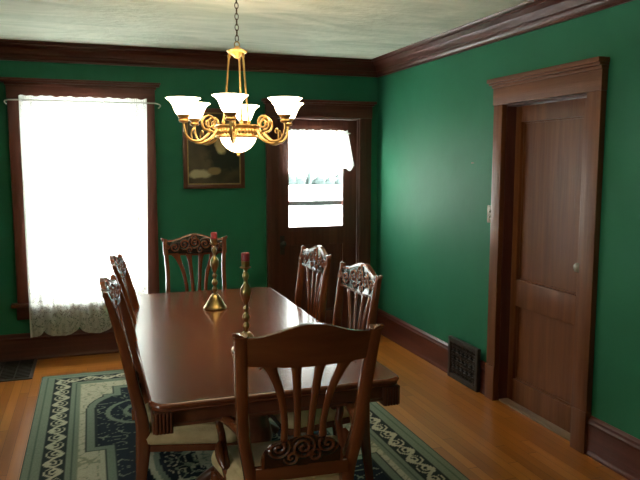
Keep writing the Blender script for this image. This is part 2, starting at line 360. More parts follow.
# --- door_1 : panelled door in the right wall
d1 = empty('door_1', (W, (RY0 + RY1) / 2, 0)); struct(d1, 'brown two panel wooden door with a glass knob', 'door')
FX = W - .035
W_(d1, 'side_casing', [(FX, W, RY1 - .004, 3.790, 0, RZ1), (FX - .006, W, RY1 - .006, 3.792, 0, .235)], 'oak_z', .003)
W_(d1, 'side_casing', [(FX, W, 2.822, RY0 + .004, 0, RZ1), (FX - .006, W, 2.819, RY0 + .006, 0, .235)], 'oak_z', .003)
W_(d1, 'head_casing', [(FX - .004, W, 2.818, 3.795, RZ1, 2.070), (FX - .012, W, 2.815, 3.801, 2.058, 2.076), (FX - .026, W, 2.812, 3.816, 2.076, 2.090), (FX - .036, W, 2.809, 3.826, 2.090, 2.116)], 'oak_y', .003)
W_(d1, 'jamb', [(W, W + TH, RY1 - .012, RY1, 0, RZ1), (W, W + TH, RY0, RY0 + .012, 0, RZ1), (W, W + TH, RY0, RY1, RZ1 - .012, RZ1)], 'trim_z')
SX = W + .065
def door_slab(root, ax, a0, a1, s, th, z0, z1, panels, mz, mh, glass=None):
    """stiles, rails and recessed panels in one mesh per kind"""
    bm = bmesh.new()
    zs = [z0] + [v for p in panels for v in (p[2], p[3])] + [z1]
    pa0, pa1 = panels[0][0], panels[0][1]
    def bx(u0, u1, d0, d1_, q0, q1, bev=.002):
        if ax == 'y': box(bm, s + d0, s + d1_, u0, u1, q0, q1, bev)
        else: box(bm, u0, u1, s + d0, s + d1_, q0, q1, bev)
    bx(a0, pa0, 0, th, z0, z1); bx(pa1, a1, 0, th, z0, z1)
    for k in range(0, len(zs), 2): bx(pa0, pa1, 0, th, zs[k], zs[k + 1])
    for i, p in enumerate(panels):
        if glass == i: continue
        bx(p[0], p[1], .027, th - .004, p[2], p[3], 0)
        for k, g in ((1, .020),):      # bead round the panel
            dd = .019; e = 0
            bx(p[0] + e, p[0] + e + .010, dd, .028, p[2] + e, p[3] - e, 0); bx(p[1] - e - .010, p[1] - e, dd, .028, p[2] + e, p[3] - e, 0)
            bx(p[0] + e, p[1] - e, dd, .028, p[2] + e, p[2] + e + .010, 0); bx(p[0] + e, p[1] - e, dd, .028, p[3] - e - .010, p[3] - e, 0)
    bmesh.ops.translate(bm, verts=bm.verts[:], vec=-Vector(root.location))
    return link_mesh('slab', bm, mz, root, 40)
door_slab(d1, 'y', RY0 + .014, RY1 - .014, SX, .04, .014, RZ1 - .014, [(3.060, 3.630, .165, .655), (3.060, 3.630, .828, 1.838)], 'oak_z', 'oak_y')
W_(d1, 'threshold', [(W + .002, W + TH, RY0 + .013, RY1 - .013, .0005, .012)], 'pine', .003)
def knob(root, x, y, z, ax, m, plate=True):
    s = -1
    k = bmesh.new(); prof = [(.006, 0), (.006, .022), (.013, .026), (.024, .036), (.027, .046), (.024, .056), (.012, .062), (0, .063)]
    lathe(k, prof, n=16)
    rot = Matrix.Rotation(-PI / 2, 4, 'Y') if ax == 'x' else Matrix.Rotation(PI / 2, 4, 'X')
    bmesh.ops.transform(k, matrix=Matrix.Translation(Vector((x, y, z)) - Vector(root.location)) @ rot, verts=k.verts[:])
    return link_mesh('knob', k, m, root, 60)
knob(d1, SX, 3.005, 1.0, 'x', 'crystal')
W_(d1, 'knob_plate', [(SX - .004, SX, 2.985, 3.025, .90, 1.06)], 'switch')
# --- door_2 : glazed back door
d2 = empty('door_2', ((DX0 + DX1) / 2, D, 0)); struct(d2, 'dark back door with a tall glass light', 'door')
W_(d2, 'side_casing', [(1.455, DX0 + .004, CF, D, 0, DZ1), (1.451, DX0 + .006, CF - .006, D, 0, .235)], 'trim_z', .003)
W_(d2, 'side_casing', [(DX1 - .004, 2.448, CF, D, 0, DZ1), (DX1 - .006, 2.452, CF - .006, D, 0, .235)], 'trim_z', .003)
W_(d2, 'head_casing', [(1.450, 2.453, CF - .004, D, DZ1, 2.10), (1.436, 2.467, CF - .02, D, 2.095, 2.112), (1.42, 2.483, CF - .036, D, 2.112, 2.135)], 'trim_x', .003)
W_(d2, 'jamb', [(DX0, DX0 + .012, D, D + TH, 0, DZ1), (DX1 - .012, DX1, D, D + TH, 0, DZ1), (DX0, DX1, D, D + TH, DZ1 - .012, DZ1)], 'trim_z')
GX0, GX1, GZ0, GZ1 = 1.672, 2.19, 1.006, 1.865
DY = D + .02
door_slab(d2, 'x', DX0 + .014, DX1 - .014, DY, .04, .02, DZ1 - .014, [(GX0, GX1, .22, .84), (GX0, GX1, GZ0, GZ1)], 'trim_z', 'trim_x', glass=1)
W_(d2, 'pane', [(GX0, GX1, DY + .018, DY + .022, GZ0, GZ1)], 'glass')
W_(d2, 'storm_bar', [(GX0 - .06, GX1 + .09, DY + .09, DY + .105, 1.190, 1.236)], 'greybar')
W_(d2, 'threshold', [(DX0 + .013, DX1 - .013, D - .03, D + TH, .0005, .018)], 'trim_x')
knob(d2, 1.607, DY, .86, 'y', 'iron')
W_(d2, 'knob_plate', [(1.587, 1.627, DY - .004, DY, .76, .93)], 'iron')

# --- outside
g = boxes('ground', [(-80, 90, D + TH + .9, 120, -.75, -.6)], 'snow'); struct(g, 'pale washed out ground outside', 'ground')
bm = bmesh.new(); random.seed(3)
for i in range(26):
    rz = (.75, 1.0, .85, 1.15, .9, .8, 1.05, .95)[i % 8] * (2.1 if i == 9 else 1); rx = .22 if i == 9 else .72
    cx_, cy_ = 18.3 + i * .36 + random.uniform(-.15, .15), 66 + (i % 3) * .6
    n0 = len(bm.verts); bmesh.ops.create_icosphere(bm, subdivisions=3, radius=1); bm.verts.ensure_lookup_table()
    for v in bm.verts[n0:]:
        q = Vector((cx_, cy_, 0)) * 3.7; n = noise.noise(v.co * 2.3 + q) * .35 + noise.noise(v.co * 6 + q) * .2
        v.co = v.co * (1 + n); v.co.x = v.co.x * rx + cx_; v.co.y = v.co.y * rx * .7 + cy_; v.co.z = v.co.z * rz * .6 + rz * .45 - .6
o = link_mesh('distant_bushes', bm, 'foliage', None, 180)
tag(o, 'far grey line of bushes on the horizon beyond the glass of the back door', 'bushes', None, 'stuff')
world = bpy.data.worlds.new('sky'); SC.world = world; world.use_nodes = True
bg = world.node_tree.nodes['Background']; bg.inputs[0].default_value = (.97, 1.0, .93, 1); bg.inputs[1].default_value = SKY = 17.0
sun = bpy.data.lights.new('sun', 'SUN'); sun.energy = 170; sun.angle = .02; sun.color = (1, .95, .86)
so = bpy.data.objects.new('sun', sun); COL.objects.link(so); so.rotation_euler = (math.radians(6), math.radians(46), 0)
def portal(loc, rot, sx, sy):
    l = bpy.data.lights.new('window_portal', 'AREA'); l.shape = 'RECTANGLE'; l.size = sx; l.size_y = sy; l.cycles.is_portal = True
    o = bpy.data.objects.new('window_portal', l); COL.objects.link(o); o.location = loc; o.rotation_euler = rot
portal(((WX0 + WX1) / 2, D + .13, (WZ0 + WZ1) / 2), (-PI / 2, 0, 0), WX1 - WX0, WZ1 - WZ0)
portal(((GX0 + GX1) / 2, D + .14, (GZ0 + GZ1) / 2), (-PI / 2, 0, 0), GX1 - GX0, GZ1 - GZ0)
portal((XL - .13, (LY0 + LY1) / 2, (LZ0 + LZ1) / 2), (0, -PI / 2, 0), LZ1 - LZ0, LY1 - LY0)

# ------------------------------------------------------------------ curtains
def curtain(name, x0, x1, ztop, fbot, y, folds, m, fx=None, nu=220, nv=70, amp=.012, hem=.018, head=.035):
    bm = bmesh.new(); lay = None; P = []; HEM = []
    for i in range(nu + 1):
        u = i / nu; row = []; hr = []
        for j in range(nv + 1):
            v = j / nv; zb = fbot(u); zt = ztop + .006 * math.sin(u * 61) * math.cos(u * 23); z = zt + (zb - zt) * v
            x = x0 + (x1 - x0) * u
            if fx: x += fx(u, z)
            yy = y + amp * (.35 + .65 * v) * (math.sin(u * folds * 2 * PI + 1.3 * math.sin(u * 9)) + .4 * math.sin(u * folds * 4.7 * PI)) * .7
            if z > ztop - head - .012: yy = y + .004 * math.sin(u * folds * 12 * PI)
            row.append((x, yy, z))
            hr.append(1.0 if (z - zb) < hem or u < .012 or u > .988 or z > ztop - head else 0.0)
        P.append(row); HEM.append(hr)
    V = grid(bm, P); bm.verts.index_update()
    flat = {}
    for i, r in enumerate(V):
        for j, v in enumerate(r): flat[v.index] = HEM[i][j]
    o = link_mesh(name, bm, m, None, 180)
    at = o.data.attributes.new('hem', 'FLOAT', 'POINT')
    for k, val in flat.items(): at.data[k].value = val * .93
    return o
def scal(u):
    x = (u * 3.55 + .62) % 1.0
    s = math.sqrt(max(0, 1 - (2 * x - 1) ** 2))
    return .272 - .072 * s - .012 * math.exp(-((u - .1) / .06) ** 2)
c1 = curtain('lace_curtain', -.503, .446, 2.092, scal, 5.625, 9, 'lace', lambda u, z: -.022 * ss(.5, 1, u) * (2.09 - z))
tag(c1, 'long white lace curtain with scalloped hem over the tall window', 'curtain')
def valb(u): return 1.535 - .028 * math.sin(u * 7 * PI) ** 2 + .02 * ss(.9, 1, u)
def valx(u, z):
    k = max(0, 1.86 - z) / .3
    return .065 * ss(.55, 1, u) * min(k, 1.0) - .012 * (1 - ss(0, .2, u)) * k
c2 = curtain('lace_valance', 1.665, 2.205, 1.872, valb, 5.672, 7, 'lace_v', valx, 120, 40, .008, .016, .03)
tag(c2, 'short white lace valance over the glass of the back door', 'curtain')
# rods
bm = bmesh.new(); tube(bm, [(-.598, D - .036, 2.032), (-.606, D - .07, 2.045), (-.585, 5.622, 2.056), (-.5, 5.611, 2.058), (0, 5.611, 2.058), (.45, 5.611, 2.060), (.53, 5.622, 2.056), (.556, D - .07, 2.045), (.548, D - .0, 2.032)], .005)
o = link_mesh('curtain_rod', bm, 'white', None, 180); tag(o, 'thin white curved rod holding the long lace curtain', 'curtain rod')
bm = bmesh.new(); tube(bm, [(1.640, D + .019, 1.842), (1.638, 5.69, 1.846), (1.655, 5.661, 1.848), (1.9, 5.66, 1.848), (2.2, 5.661, 1.848), (2.222, 5.69, 1.846), (2.220, D + .019, 1.842)], .004)
o = link_mesh('curtain_rod', bm, 'white', None, 180); tag(o, 'thin short rod holding the valance on the back door', 'curtain rod')

# ------------------------------------------------------------------ wall picture
px0, px1, pz0, pz1 = .736, 1.262, 1.364, 2.04
pc = ((px0 + px1) / 2, D, (pz0 + pz1) / 2)
pic = empty('framed_picture', pc, 0, 'dark oil painting in a brown frame on the green wall behind the chandelier', 'picture')
fw, fh = (px1 - px0) / 2, (pz1 - pz0) / 2
boxes('picture_frame', [(-fw, -fw + .035, -.03, -.001, -fh, fh), (fw - .035, fw, -.03, -.001, -fh, fh), (-fw + .035, fw - .035, -.03, -.001, -fh, -fh + .035), (-fw + .035, fw - .035, -.03, -.001, fh - .035, fh)], 'frame', pic, .004)
boxes('gilt_edge', [(-fw + .035, -fw + .045, -.022, -.003, -fh + .035, fh - .035), (fw - .045, fw - .035, -.022, -.003, -fh + .035, fh - .035), (-fw + .045, fw - .045, -.022, -.003, -fh + .035, -fh + .045), (-fw + .045, fw - .045, -.022, -.003, fh - .045, fh - .035)], 'gilt', pic)
boxes('canvas', [(-fw + .045, fw - .045, -.013, -.003, -fh + .045, fh - .045)], 'paint', pic)

# ------------------------------------------------------------------ small wall things
sw = empty('light_switch', (W, 3.842, 1.24), 0, 'small aged brass switch plate on the green wall beside the panelled door', 'switch')
boxes('plate', [(-.006, -.0005, -.034, .034, -.058, .058)], 'switch', sw, .002)
for z in (.019, -.019):
    bm = bmesh.new(); lathe(bm, [(.008, 0), (.008, .006), (.005, .009), (0, .010)], n=14)
    bmesh.ops.transform(bm, matrix=Matrix.Translation((-.006, 0, z)) @ Matrix.Rotation(-PI / 2, 4, 'Y'), verts=bm.verts[:]); link_mesh('button', bm, 'nub', sw, 60)
bm = bmesh.new(); lathe(bm, [(.002, 0), (.002, .014), (.005, .015), (.005, .017), (0, .018)], n=10)
bmesh.ops.transform(bm, matrix=Matrix.Rotation(-PI / 2, 4, 'Y'), verts=bm.verts[:]); o = link_mesh('picture_nail', bm, 'nub', None, 60); o.location = (W, 4.066, 1.581)
tag(o, 'tiny bare nail in the green wall left of the panelled door', 'nail')
# wall register
vr = empty('wall_register', (W - .0305, 4.065, 0), 0, 'dark ornate iron heat register standing at the baseboard of the right wall', 'vent')
hw = .20
bm = bmesh.new()
for b_ in ((-.028, 0, -hw, -hw + .032,   .003, .308), (-.028, 0, hw - .032, hw,   .003, .308), (-.028, 0, -hw + .032, hw - .032, .003, .038), (-.028, 0, -hw + .032, hw - .032, .272, .308)): box(bm, *b_, bev=.004)
link_mesh('register_frame', bm, 'iron', vr, 40)
boxes('duct_back', [(-.006, -.001, -hw + .03, hw - .03,   .035, .275)], 'dark', vr)
bm = bmesh.new()
for i in range(6):
    for j in range(4):
        cy = -hw + .058 + i * .0568; cz = .066 + j * .0595
        pts = [(-.016, cy + .024 * math.cos(t), cz + .024 * math.sin(t)) for t in [k * PI / 4 for k in range(9)]]
        tube(bm, pts, .0042, 6, 2)
        box(bm, -.019, -.012, cy - .004, cy + .004, cz - .024, cz + .024); box(bm, -.019, -.012, cy - .024, cy + .024, cz - .004, cz + .004)
link_mesh('scroll_grille', bm, 'iron', vr, 50)
# floor register
fr = empty('floor_register', (-.70, 5.45, 0), 0, 'dark iron heat register set in the floor left of the rug', 'vent')
boxes('register_frame', [(-.235, .235, -.27, -.245, .0005, .007), (-.235, .235, .24, .265, .0005, .007), (-.235, -.21, -.245, .24, .0005, .007), (.21, .235, -.245, .24, .0005, .007)], 'iron', fr)
boxes('duct_back', [(-.21, .21, -.245, .24, .0003, .0012)], 'dark', fr)
boxes('louvre', [(-.21, .21, -.235 + k * .0365, -.220 + k * .0365, .0012, .006) for k in range(13)] + [(-.004 + q, .004 + q, -.245, .24, .0014, .0062) for q in (-.105, 0, .105)], 'iron', fr)

# ------------------------------------------------------------------ rug
RX0, RX1, RYa, RYb = -.396, 1.730, 1.72, 5.185
SAGE, NAVY, CREAM, DKG, MID = (.185, .225, .165), (.010, .016, .024), (.46, .43, .31), (.022, .032, .030), (.20, .235, .165)
def scroll(x, y, p, w=.5):
    """running vine: returns line mask"""
    k = math.floor(x / p); t = x / p - k - .5; s = -1 if int(k) % 2 else 1
    cx, cy = 0, s * .14
    dx, dy = t * 2, y * 2 - cy
    r = math.hypot(dx, dy); th = math.atan2(dy, dx) * s
    sp = math.cos(2 * PI * (r * 1.9) - th)
    stem = abs(y * 2 - .62 * math.sin(x / p * PI)) < .22
    return 1 if (sp > .15 and r < .95) or stem else 0
def leaf_noise(x, y, s, th, sd=0.0):
    v = noise.noise(Vector((x * s, y * s, sd))) ; w = noise.noise(Vector((x * s * 1.1 + 9, y * s * 1.1, sd + 3)))
    return 1 if abs(v - .35 * w) < th else 0
def rugcol(x, y):
    xm = min(x - RX0, RX1 - x); ym = min(y - RYa, RYb - y); e = min(xm, ym)
    if e < .004: return DKG
    if e < .088:
        return SAGE if not (.040 < e < .047) else (.08, .12, .085)
    if e < .215:
        if e < .098 or e > .206: return DKG
        cc = (e - .152) / .108
        if xm < ym: return CREAM if scroll(y, cc, .115) else DKG
        return CREAM if scroll(x, cc, .115) else DKG
    if e < .268: return SAGE if not (.238 < e < .243) else (.07, .10, .075)
    # inner field in half coordinates
    cx = abs(x - (RX0 + RX1) / 2); cy = abs(y - (RYa + RYb) / 2); hx = (RX1 - RX0) / 2; hy = (RYb - RYa) / 2
    # stepped field outline: edge distance of the navy ground
    def inside(off):
        a = cx < hx - .375 - off and .32 + off < cy < 1.13 - off * .6 - .35 * max(0, (cx - .42)) ** 1.0 * 0
        b_ = cx < hx - .475 - off and cy < 1.13 - off
        c_ = cx < .52 - off and cy < hy - .40 - off + .10 * math.cos(min(1, cx / .52) * PI) * .5
        rr = math.hypot(max(0, cx - (hx - .62)), max(0, cy - .92)) < .245 - off
        a = a and (cy < .95 or rr)
        return a or b_ or c_
    if inside(0):
        # medallion
        md = math.hypot(cx / .44, cy / .62)
        if md < 1:
            if md > .93: return CREAM
            if md > .86: return SAGE
            if md > .8: return NAVY
            if md > .42:
                return CREAM if leaf_noise(cx, cy, 17, .06, 4) else (MID if leaf_noise(cx, cy, 11, .05, 7) else NAVY)
            if md > .38: return CREAM
            return SAGE if leaf_noise(cx, cy, 20, .1, 2) else CREAM
        # large scrolling leaves on navy
        r = math.hypot(cx - .40, cy - .78); th = math.atan2(cy - .78, cx - .40)
        if r < .26 and math.cos(2 * PI * r / .11 - th * 2) > .62: return MID
        r = math.hypot(cx - .2, cy - 1.02); th = math.atan2(cy - 1.02, cx - .2)
        if r < .15 and math.cos(2 * PI * r / .09 + th * 3) > .6: return CREAM
        if leaf_noise(cx, cy, 13, .035, 1): return MID
        return NAVY
    if inside(-.012): return DKG
    if inside(-.056): return SAGE
    if inside(-.064): return DKG
    if e < .275: return MID
    v = leaf_noise(cx, cy, 16, .05, 12)
    return (.26, .27, .18) if v else CREAM
nx, ny = 245, 400
bm = bmesh.new()
P = [[(RX0 + (RX1 - RX0) * i / nx, RYa + (RYb - RYa) * j / ny, .009) for j in range(ny + 1)] for i in range(nx + 1)]
V = grid(bm, P)
bm.verts.index_update(); cols = [None] * len(bm.verts)
for r in V:
    for v in r: cols[v.index] = rugcol(v.co.x, v.co.y)
lo = [bm.verts.new((x, y, .0005)) for x, y in ((RX0, RYa), (RX1, RYa), (RX1, RYb), (RX0, RYb))]
def skirt(line, a, b):
    bm.faces.new([a] + [b] + line[::-1])
skirt([V[i][0] for i in range(nx + 1)], lo[0], lo[1]); skirt([V[nx][j] for j in range(ny + 1)], lo[1], lo[2])
skirt([V[i][ny] for i in range(nx, -1, -1)], lo[2], lo[3]); skirt([V[0][j] for j in range(ny, -1, -1)], lo[3], lo[0])
bm.faces.new(lo[::-1])
rug = link_mesh('area_rug', bm, 'rug'); tag(rug, 'sage, navy and cream patterned rug under the dining table', 'rug')
at = rug.data.color_attributes.new('pattern', 'FLOAT_COLOR', 'POINT')
cols = [c or SAGE for c in cols] + [SAGE] * 4
buf = []
for k in range(len(rug.data.vertices)): buf += [*cols[k], 1.0]
at.data.foreach_set('color', buf)

RZ = .0095
# ------------------------------------------------------------------ dining table
TX0, TX1, TY0, TY1, TZ = .160, 1.104, 2.234, 4.268, .76
tab = empty('dining_table', ((TX0 + TX1) / 2, (TY0 + TY1) / 2, RZ), 0, 'long polished reddish brown dining table with candlesticks in the middle of the room', 'table')
tw, tl = (TX1 - TX0) / 2, (TY1 - TY0) / 2
def rrect(hx, hy, r, n=7):
    pts = []
    for (cx, cy, a0) in ((hx - r, hy - r, 0), (-hx + r, hy - r, PI / 2), (-hx + r, -hy + r, PI), (hx - r, -hy + r, 3 * PI / 2)):
        for k in range(n + 1):
            a = a0 + PI / 2 * k / n; pts.append((cx + r * math.cos(a), cy + r * math.sin(a)))
    return pts
bm = bmesh.new(); rings = []
zt = TZ - RZ
for off, z in ((.020, zt - .030), (.010, zt - .030), (.006, zt - .026), (.010, zt - .020), (.002, zt - .016), (0, zt - .010), (.002, zt - .004), (.008, zt - .0005), (.012, zt)):
    rings.append([(x, y, z) for x, y in rrect(tw - off, tl - off, .055 - off * .5)])
V = grid(bm, rings, closed_v=True); bm.faces.new(V[0][::-1]); bm.faces.new(V[-1])
tt = link_mesh('tabletop', bm, 'table', tab, 35)
for p_ in tt.data.polygons:
    if p_.area > .5: p_.use_smooth = False
ai = .035
bm = bmesh.new()
for b_ in ((-tw + ai, tw - ai, -tl + ai, -tl + ai + .022), (-tw + ai, tw - ai, tl - ai - .022, tl - ai), (-tw + ai, -tw + ai + .022, -tl + ai + .022, tl - ai - .022), (tw - ai - .022, tw - ai, -tl + ai + .022, tl - ai - .022)):
    box(bm, *b_, zt - .080, zt - .031)
    e = .008
    box(bm, b_[0] - e, b_[1] + e, b_[2] - e, b_[3] + e, zt - .092, zt - .080, .004)
link_mesh('apron', bm, 'table_b', tab, 40)
for sx in (-1, 1):
    for sy in (-1, 1):
        cx, cy = sx * (tw - .045), sy * (tl - .045); bm = bmesh.new()
        box(bm, cx - .031, cx + .031, cy - .031, cy + .031, zt - .108, zt - .031, .002)
        for k in range(-2, 3):      # reeds on the outer faces
            q = k * .0120
            sweep(bm, [(cx + q, cy + sy * .032, zt - .106, .010, .012), (cx + q, cy + sy * .032, zt - .034, .010, .012)], (1, 0, 0), 8, 1, 1)
            sweep(bm, [(cx + sx * .032, cy + q, zt - .106, .012, .010), (cx + sx * .032, cy + q, zt - .034, .012, .010)], (1, 0, 0), 8, 1, 1)
        link_mesh('corner_block', bm, 'table_b', tab, 50)
for py in (-.46, .46):
    bm = bmesh.new(); lathe(bm, [(.09, zt - .095), (.09, zt - .14), (.05, zt - .16), (.045, zt - .22), (.075, zt - .30), (.095, zt - .38), (.085, zt - .44), (.05, zt - .49), (.06, zt - .53), (.085, zt - .56), (.085, .10), (.06, .085)][::-1], 0, py, 0, 24)
    ped = link_mesh('pedestal', bm, 'table_b', tab, 40)
    boxes('cross_brace', [(-.34, .34, py - .04, py + .04, zt - .095, zt - .062)], 'table_b', ped)
    for k, (dx, dy) in enumerate(((1, .35), (1, -.35), (-1, .35), (-1, -.35))):
        l = math.hypot(dx, dy); ux, uy = dx / l, dy / l; bm = bmesh.new()
        sweep(bm, [(ux * a, py + uy * a, z, w, t) for a, z, w, t in ((.06, .16, .05, .07), (.13, .20, .05, .07), (.22, .15, .045, .06), (.28, .075, .04, .045), (.325, .045, .045, .04), (.355, .025, .055, .046))], (-uy, ux, 0), 10, .8)
        link_mesh('foot', bm, 'table_b', ped, 180)

# ------------------------------------------------------------------ chairs
LEAN = 1.0
def backy(z):
    t = max(0, z - .45)
    return -.205 - LEAN * (.13 * t + .20 * t * t)
def spirals(cs, p=.026):
    def f(x, z):
        h = 0; best = 0
        for (cx, cz, R, d) in cs:
            dx, dz = x - cx, z - cz; r = math.hypot(dx, dz)
            if r < R:
                th = math.atan2(dz, dx)
                w = ss(R, R * .8, r) if False else min(1, (R - r) / (R * .2))
                v = (.5 + .5 * math.cos(2 * PI * r / p - th * d)) * w
                best = max(best, v)
        return best
    return f
def make_chair(label, arms=False, cw=.425, top=1.055, lean=1.0, taper=.03):
    global LEAN
    LEAN = lean
    n = 'dining_armchair' if arms else 'dining_chair'
    root = empty(n, (0, 0, RZ), 0, label, 'chair', None)
    hr, hf = cw / 2 - taper, cw / 2 + .035           # seat half widths rear/front
    hc = cw / 2
    zs = .405
    # rear posts, which are also the rear legs
    for s in (-1, 1):
        bm = bmesh.new()
        pts = [(s * (hr + .005), -.244, 0, .030, .036), (s * (hr), -.234, .10, .031, .040), (s * hr, -.212, .28, .034, .050), (s * hr, -.203, zs, .036, .062), (s * hr, -.205, .50, .034, .056),
               (s * (hr + .012 + (taper - .03) * .55), backy(.66), .66, .030, .046), (s * (hc - .020), backy(.82), .82, .030, .042), (s * (hc - .014), backy(.95), .95, .030, .034), (s * (hc - .010), backy(top), top - .004, .028, .024)]
        if arms: pts = [(x, y, z, w + .013, t + .008) for x, y, z, w, t in pts]
        sweep(bm, pts, (1, 0, 0), 12, .55)
        link_mesh('back_post', bm, 'chair', root, 40)
    # crest rail
    def fy(u, z): return backy(z) - .022 * (1 - u * u)
    def ftop(u):
        a = abs(u); return top - .012 + (.040 * (.5 + .5 * math.cos(PI * a / .78)) if a < .78 else 0) + .014 * ss(.84, .98, a)
    def fbot(u):
        a = abs(u); return top - .118 - .012 * math.cos(PI * a) * .5
    cs = [(0, top - .035, .048, 1), (-.072, top - .045, .042, -1), (.072, top - .045, .042, 1), (-.138, top - .06, .036, 1), (.138, top - .06, .036, -1), (-.19, top - .055, .026, -1), (.19, top - .055, .026, 1), (-.035, top - .085, .025, 1), (.035, top - .085, .025, -1), (0, top - .003, .03, -1)]
    sp = spirals(cs, .022)
    def rel(x, z, u, v):
        edge = min(1, min(v, 1 - v) / .08, (1 - abs(u)) / .06)
        return .0085 * sp(x, z) * edge + .003 * edge
    bm = bmesh.new(); panel(bm, lambda u, v: u * (hc + .006), fbot, ftop, fy, .021, 170, 46, rel)
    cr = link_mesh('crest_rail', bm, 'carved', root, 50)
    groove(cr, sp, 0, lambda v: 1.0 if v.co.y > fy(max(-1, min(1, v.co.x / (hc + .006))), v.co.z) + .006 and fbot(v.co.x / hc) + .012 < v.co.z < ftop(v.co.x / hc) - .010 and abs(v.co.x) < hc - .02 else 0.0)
    # scrolled ears
    for s in (-1, 1):
        bm = bmesh.new(); tube(bm, [(s * (hc - .012), backy(top) + .004, top - .020, .012), (s * (hc + .003), backy(top), top - .010, .012), (s * (hc + .010), backy(top) - .003, top - .002, .008), (s * (hc + .018), backy(top) - .005, top - .003, .004)], .01)
        link_mesh('ear', bm, 'chair', cr, 180)
    # fan splat: four slats
    zb, zt2 = .650, top - .100
    for s in (-1, 1):
        for pts in ([(.022, zb, .026), (.024, .72, .024), (.030, .82, .027), (.037, .90, .032), (.041, .935, .048), (.042, zt2, .066)], [(.066, zb, .026), (.067, .72, .024), (.084, .82, .027), (.112, .90, .034), (.126, .935, .052), (.134, zt2, .076)]):
            bm = bmesh.new(); sweep(bm, [(s * x, backy(z) - .022 * (1 - (x / hc) ** 2), z, w, .015) for x, z, w in pts], (1, 0, 0), 10, .7); link_mesh('slat', bm, 'chair', root, 180)
    # carved shell below the slats
    sb = spirals([(-.085, .625, .045, 1), (.085, .625, .045, -1), (0, .62, .05, 1), (-.04, .585, .03, -1), (.04, .585, .03, 1)], .020)
    bm = bmesh.new()
    def st(u):
        a = abs(u); return .565 + .075 * math.sqrt(max(0, 1 - ((a - .55) / .45) ** 2)) if a > .55 else .64 + .026 * math.cos(a / .55 * PI / 2)
    panel(bm, lambda u, v: u * .142, lambda u: .545, st, lambda u, z: backy(z) - .018, .022, 70, 34, lambda x, z, u, v: .008 * sb(x, z) * min(1, min(1 - v, 1 - abs(u)) / .1), True)
    # a copy of the relief on the rear face
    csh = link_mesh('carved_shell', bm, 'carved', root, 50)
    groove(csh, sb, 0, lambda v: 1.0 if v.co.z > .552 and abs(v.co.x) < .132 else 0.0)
    boxes('lower_rail', [(-hr + .01, hr - .01, backy(.53) - .032, backy(.53) - .004, .505, .553)], 'chair_x', root, .004)
    # seat frame and cushion
    def seat_ring(g, z, r=.035):
        pts = []
        for (cx, cy, a0, rr) in ((hf, .200, 0, .055), (-hf, .200, PI / 2, .055), (-hr - .012, -.205, PI, .02), (hr + .012, -.205, 3 * PI / 2, .02)):
            sx = 1 if cx > 0 else -1; sy = 1 if cy > 0 else -1; r_ = max(rr + g, .004)
            for k in range(7):
                a = a0 + PI / 2 * k / 6; pts.append((cx - sx * rr + r_ * math.cos(a), cy - sy * rr + r_ * math.sin(a), z))
        return pts
    bm = bmesh.new(); V = grid(bm, [seat_ring(-.012, .366), seat_ring(-.004, .370), seat_ring(-.004, .396), seat_ring(-.010, .400)], closed_v=True); bm.faces.new(V[0][::-1]); bm.faces.new(V[-1])
    link_mesh('seat_rail', bm, 'chair', root, 40)
    bm = bmesh.new(); V = grid(bm, [seat_ring(-.004, .400), seat_ring(.004, .408), seat_ring(.006, .430), seat_ring(.000, .448), seat_ring(-.018, .458), seat_ring(-.07, .466), seat_ring(-.12, .469)], closed_v=True); bm.faces.new(V[0][::-1]); bm.faces.new(V[-1])
    link_mesh('seat', bm, 'cushion', root, 180)
    for s in (-1, 1):
        bm = bmesh.new(); sweep(bm, [(s * (hf - .022), .177, .36, .056, .056), (s * (hf - .020), .179, .31, .062, .062), (s * (hf - .022), .177, .22, .042, .042), (s * (hf - .026), .173, .10, .028, .028), (s * (hf - .024), .177, .04, .026, .028), (s * (hf - .020), .187, .018, .042, .046), (s * (hf - .020), .187, 0, .034, .038)], (1, 0, 0), 12, .8)
        link_mesh('leg', bm, 'chair', root, 180)
    if arms:
        for s in (-1, 1):
            bm = bmesh.new()
            sweep(bm, [(s * (hr + .016), backy(.66) - .002, .658, .026, .030), (s * (hr + .045), -.14, .668, .036, .028), (s * (hr + .066), -.02, .655, .040, .028), (s * (hr + .074), .09, .640, .040, .030), (s * (hr + .070), .155, .636, .044, .034),
                       (s * (hr + .066), .188, .616, .046, .032), (s * (hr + .064), .184, .592, .044, .028), (s * (hr + .064), .160, .584, .040, .022), (s * (hr + .064), .150, .598, .036, .016)], (1, 0, 0), 12, .8)
            arm = link_mesh('arm', bm, 'chair', root, 180)
            bm = bmesh.new(); sweep(bm, [(s * (hr + .066), .145, .625, .034, .034), (s * (hr + .070), .120, .585, .030, .034), (s * (hr + .062), .115, .54, .030, .040), (s * (hr + .060), .065, .49, .032, .046), (s * (hr + .056), .02, .445, .034, .05), (s * (hr + .044), .01, .385, .032, .05), (s * (hr + .036), .01, .358, .022, .04)], (1, 0, 0), 12, .8)
            link_mesh('arm_support', bm, 'chair', root, 180)
            bm = bmesh.new(); sweep(bm, [(s * (hr + .072), .07, .530, .012, .012), (s * (hr + .078), .055, .505, .034, .030), (s * (hr + .074), .02, .475, .028, .030), (s * (hr + .066), -.01, .455, .010, .012)], (1, 0, 0), 12, .9)
            link_mesh('carved_leaf', bm, 'chair', arm, 180)
    return root
GRP = None
side = make_chair('side chair', lean=.82)
def put(o, crest_x, crest_y, ang, label, group=None, lean=1.0):
    """ang: direction the sitter faces"""
    f = Vector((math.cos(ang), math.sin(ang), 0)); lean = .205 + .102 * lean; o.location = Vector((crest_x, crest_y, RZ)) + f * lean; o.rotation_euler = (0, 0, ang - PI / 2); o['label'] = label
    o['group'] = 'carved fan back dining chairs round the table'
    return o
